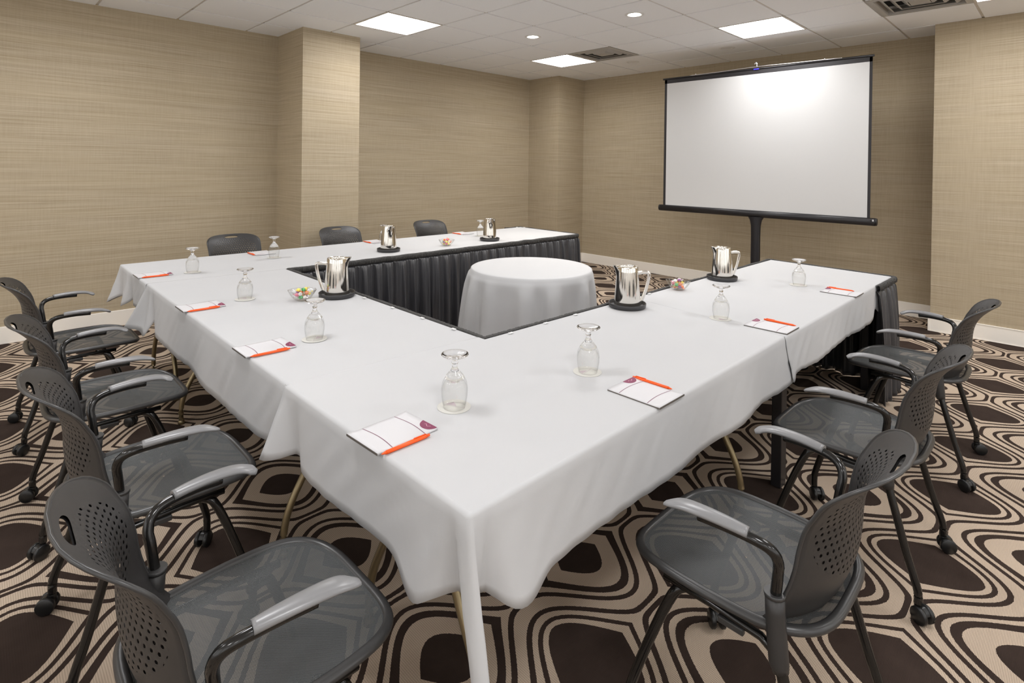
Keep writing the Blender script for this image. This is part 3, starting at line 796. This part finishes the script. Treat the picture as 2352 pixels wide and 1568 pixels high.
# note cards with a printed plum corner, and pens
def make_pad():
    L, W = .185, .142; N = 12
    def zz(x, y): return .0035+.0035*max(0, (abs(y)-.045)/.05)**2
    mb = MB(); P = [[(W*(i/N-.5), L*(j/N-.5), zz(0, L*(j/N-.5))) for i in range(N+1)] for j in range(N+1)]
    mb.grid(P); Q = [[(p[0], p[1], .0008) for p in row] for row in P]
    base = MB(); base.grid(P[::-1]); 
    for rowa, rowb in ((P[0], Q[0]), (P[-1], Q[-1])): base.grid([rowa, rowb])
    base.grid([[r0[0] for r0 in P], [r0[0] for r0 in Q]]); base.grid([[r0[-1] for r0 in P], [r0[-1] for r0 in Q]]); base.grid(Q)
    o = base.build('note_card', M_paper)
    def arcline(yc, name):
        l_ = MB(); r0 = []; r1 = []
        for i in range(15):
            x = W*(.96*i/14-.48); y = yc+.007*math.sin(PI*i/14); z = zz(0, y)+.0003
            r0.append((x, y-.0011, z)); r1.append((x, y+.0011, z))
        l_.grid([r0, r1]); l_.build(name, M_plumline, o, recalc=False)
    arcline(.052, 'printed_line'); arcline(-.048, 'printed_line')
    # plum corner mark: half disc against the top edge
    mk = MB(); cx_, cy_ = .040, L/2-.001; pts = [(cx_, cy_, zz(0, cy_)+.0004)]
    for i in range(17):
        a = PI+PI*i/16; x = cx_+.030*math.cos(a); y = cy_+.026*math.sin(a); pts.append((x, y, zz(0, y)+.0004))
    mk.add(pts, [(0, i, i+1) for i in range(1, 17)], False); mk.build('plum_mark', M_purple, o, recalc=False)
    sw = MB(); c0 = [(cx_-.012+.004*i, cy_-.010+.003*math.sin(i*1.3), .0) for i in range(7)]
    sw.grid([[(x, y-.0009, zz(0, y)+.0007) for x, y, _ in c0], [(x, y+.0009, zz(0, y)+.0007) for x, y, _ in c0]]); sw.build('script_mark', M_pink, o, recalc=False)
    ed = MB(); ed.bar(-W/2, W/2, -L/2-.0012, -L/2, 0, .0024+.003); ed.bar(-W/2-.0012, -W/2, -L/2, L/2, 0, .003); ed.build('card_backing', M_edge, o, recalc=False)
    return o
def make_pen():
    r_ = empty('ballpoint_pen')
    MB().sweep([(0, -.062, .0052), (0, .045, .0052), (0, .058, .005)], [.0046, .0052, .0048], 12).build('barrel', M_orange, r_)
    MB().sweep([(0, -.062, .0052), (0, -.072, .0052), (0, -.076, .0052)], [.0045, .002, .0006], 10).build('tip', M_orange, r_)
    MB().sweep([(0, .058, .005), (0, .0665, .005)], [.0035, .0035], 10).build('push_button', M_orange, r_)
    MB().sweep([(0, .055, .011), (0, .018, .0118)], [.0016, .0014], 6, ry=.001).build('pocket_clip', M_orange, r_)
    return r_
pad0 = make_pad(); pen0 = make_pen()
pads = [  # x, y, rot(z), pen offset in local frame, label words
 (.792, 1.240, -PI/2+.04, (.082, -.012, 0.0), 'white note card with plum corner mark at the near left corner of the tables', 'orange pen lying along the nearest card'),
 (1.506, .926, .0, (.0765, .028, .0), 'white note card with plum corner mark in front of the nearest right chair', 'orange pen tucked along the card before the nearest right chair'),
 (2.556, .937, .0, (.086, -.002, .0), 'white note card beside the cloth seam on the right table', 'orange pen beside the card at the right cloth seam'),
 (3.580, .925, .0, (.074, .03, .0), 'curled white note card towards the screen end of the right table', 'orange pen by the curled card near the screen end'),
 (.800, 2.145, -PI/2, (.080, -.004, 0), 'white note card on the left table nearest the seam', 'orange pen by the left table card nearest the seam'),
 (.803, 2.972, -PI/2, (.080, -.004, 0), 'white note card in the middle of the left side', 'orange pen by the middle card of the left side'),
 (.812, 4.000, -PI/2, (.080, .0, 0), 'white note card at the far left corner of the tables', 'orange pen by the card at the far left corner'),
 (1.625, 4.430, PI, (.082, .0, 0), 'white note card before the leftmost chair at the far table', 'orange pen by the card before the leftmost far chair'),
 (2.635, 4.45, PI, (.082, .0, 0), 'white note card before the middle chair at the far table', 'orange pen by the card before the middle far chair'),
 (3.655, 4.44, PI, (.082, .0, 0), 'white note card before the rightmost chair at the far table', 'orange pen by the card before the rightmost far chair')]
for k, (x, y, rz, po, lab, plab) in enumerate(pads):
    o = pad0 if k == 0 else copy_tree(pad0); o.location = (x, y, ZS); o.rotation_euler = (0, 0, rz); tag(o, lab, 'note card', 'white note cards')
    px = x+po[0]*math.cos(rz)-po[1]*math.sin(rz); py = y+po[0]*math.sin(rz)+po[1]*math.cos(rz)
    p_ = pen0 if k == 0 else copy_tree(pen0); p_.location = (px, py, ZS); p_.rotation_euler = (0, 0, rz+(.02 if k % 2 else -.03)); tag(p_, plab, 'pen', 'orange pens')

# ------------------------------------------------------------------ projection screen
SX = 5.90; s0, s1 = 1.303, 3.437
ps = empty('projection_screen', (SX, 2.36, 0)); iv = Matrix.Translation((-SX, -2.36, 0))
zb, ztp = 1.0, 2.50
sh = MB(); sh.bar(SX-.001, SX+.001, 1.327, 3.395, 1.005, 2.458); sh.xf(iv).build('white_fabric', M_screen, ps)
bd = MB()
bd.bar(SX-.0016, SX+.0008, 1.303, 1.327, 1.0, 2.50).bar(SX-.0016, SX+.0008, 3.395, 3.425, 1.0, 2.50).bar(SX-.0016, SX+.0008, 1.303, 3.425, 2.458, 2.505)
bd.xf(iv).build('black_border', M_screenblack, ps)
tb = MB().sweep([(SX, 1.29, 2.512), (SX, 3.445, 2.512)], .011, 12); tb.xf(iv).build('top_bar', M_blackmetal, ps)
hs = MB().sweep([(SX, 1.26, .985), (SX, 3.465, .985)], .026, 16, ry=.036); hs.xf(iv).build('roller_housing', M_blackmetal, ps)
MB().sweep([(SX, 1.26, .985), (SX, 1.248, .985)], .024, 16, ry=.034).xf(iv).build('end_cap', M_blackmetal, ps)
MB().sweep([(SX, 3.465, .985), (SX, 3.477, .985)], .024, 16, ry=.034).xf(iv).build('end_cap', M_blackmetal, ps)
bev(MB().box((SX-.027, 1.275, 1.0), (.006, .014, .018)).xf(iv).build('latch', M_silver, ps), .001)
# handle bail along the top
ha = MB().sweep(crom([(SX-.012, 3.10, 2.520), (SX-.012, 2.7, 2.524), (SX-.012, 2.34, 2.532), (SX-.012, 1.95, 2.526), (SX-.012, 1.55, 2.520)], 6), .0045, 8); ha.xf(iv).build('carry_bail', M_silver, ps)
hk = MB().sweep(crom([(SX-.006, 2.345, 2.525), (SX-.006, 2.345, 2.56), (SX-.006, 2.355, 2.575), (SX-.006, 2.37, 2.56)], 5), .008, 8); hk.xf(iv).build('hook', M_silver, ps)
bev(MB().box((SX-.013, 2.35, 2.507), (.004, .055, .012)).xf(iv).build('maker_badge', M_blue, ps), .001)
for y in (3.03, 1.70): MB().lathe([(.0001, 0), (.009, 0), (.007, .012), (.0001, .013)], (SX-.01, y, 2.522), 12).xf(iv).build('bail_stud', M_silver, ps)
# pole: flat column flaring into the housing
rows = []
for z, w_ in ((.06, .050), (.5, .048), (.75, .047), (.86, .050), (.92, .062), (.955, .085)):
    rows.append([(SX+.035*math.cos(2*PI*k/16)*.8, 2.335+w_*math.copysign(abs(math.sin(2*PI*k/16))**.5, math.sin(2*PI*k/16)), z) for k in range(16)])
MB().grid(rows, closed_u=True).xf(iv).build('pole', M_blackmetal, ps)
MB().sweep([(SX+.03, 2.335, 1.0), (SX+.03, 2.335, 2.50)], .010, 10).xf(iv).build('extension_rod', M_blackmetal, ps)
for s in (-1, 1):
    MB().sweep([(SX, 2.335+s*.04, .075), (SX-.01, 2.335+s*.25, .045), (SX-.01, 2.335+s*.52, .022)], [.02, .018, .014], 10).xf(iv).build('foot', M_blackmetal, ps)
MB().sweep([(SX-.30, 2.335, .022), (SX, 2.335, .05), (SX+.30, 2.335, .022)], [.014, .022, .014], 10).xf(iv).build('foot', M_blackmetal, ps)
tag(ps, 'white pull up projection screen with black border on a black pole stand', 'projection screen')

# ------------------------------------------------------------------ camera, world, view
cam = bpy.data.cameras.new('camera'); co_ = bpy.data.objects.new('camera', cam); COL.objects.link(co_)
f_, cy_, pitch, roll, yaw = 1265.9753, 391.2727, 6.9e-3, 1.27e-2, .7763
cr, sr, cp_, sp, c, s = math.cos(roll), math.sin(roll), math.cos(pitch), math.sin(pitch), math.cos(yaw), math.sin(yaw)
Mw = (Matrix(((cr, -sr, 0), (sr, cr, 0), (0, 0, 1))) @ Matrix(((1, 0, 0), (0, cp_, -sp), (0, sp, cp_))) @
      Matrix(((1, 0, 0), (0, 0, -1), (0, 1, 0))) @ Matrix(((c, -s, 0), (s, c, 0), (0, 0, 1))))
R3 = Matrix((Mw[0], -Mw[1], -Mw[2])).transposed()
co_.matrix_world = Matrix.Translation((0, 0, 1.45)) @ R3.to_4x4()
cam.sensor_width = 36; cam.lens = 36*f_/2352; cam.shift_x = 0; cam.shift_y = -(784-cy_)/2352
cam.clip_start = .02; cam.clip_end = 50
sc.camera = co_
wd = bpy.data.worlds.new('world'); sc.world = wd; wd.use_nodes = True
wd.node_tree.nodes['Background'].inputs[0].default_value = (1, .985, .96, 1); wd.node_tree.nodes['Background'].inputs[1].default_value = .55
sc.view_settings.view_transform = 'Standard'; sc.view_settings.look = 'None'
sc.view_settings.exposure = 1.40; sc.view_settings.gamma = 1; sc.view_settings.use_curve_mapping = False
try:
    sc.cycles.use_denoising = True; sc.cycles.max_bounces = 10; sc.cycles.transparent_max_bounces = 16; sc.cycles.transmission_bounces = 8
    sc.cycles.sample_clamp_indirect = 4.0
except Exception: pass
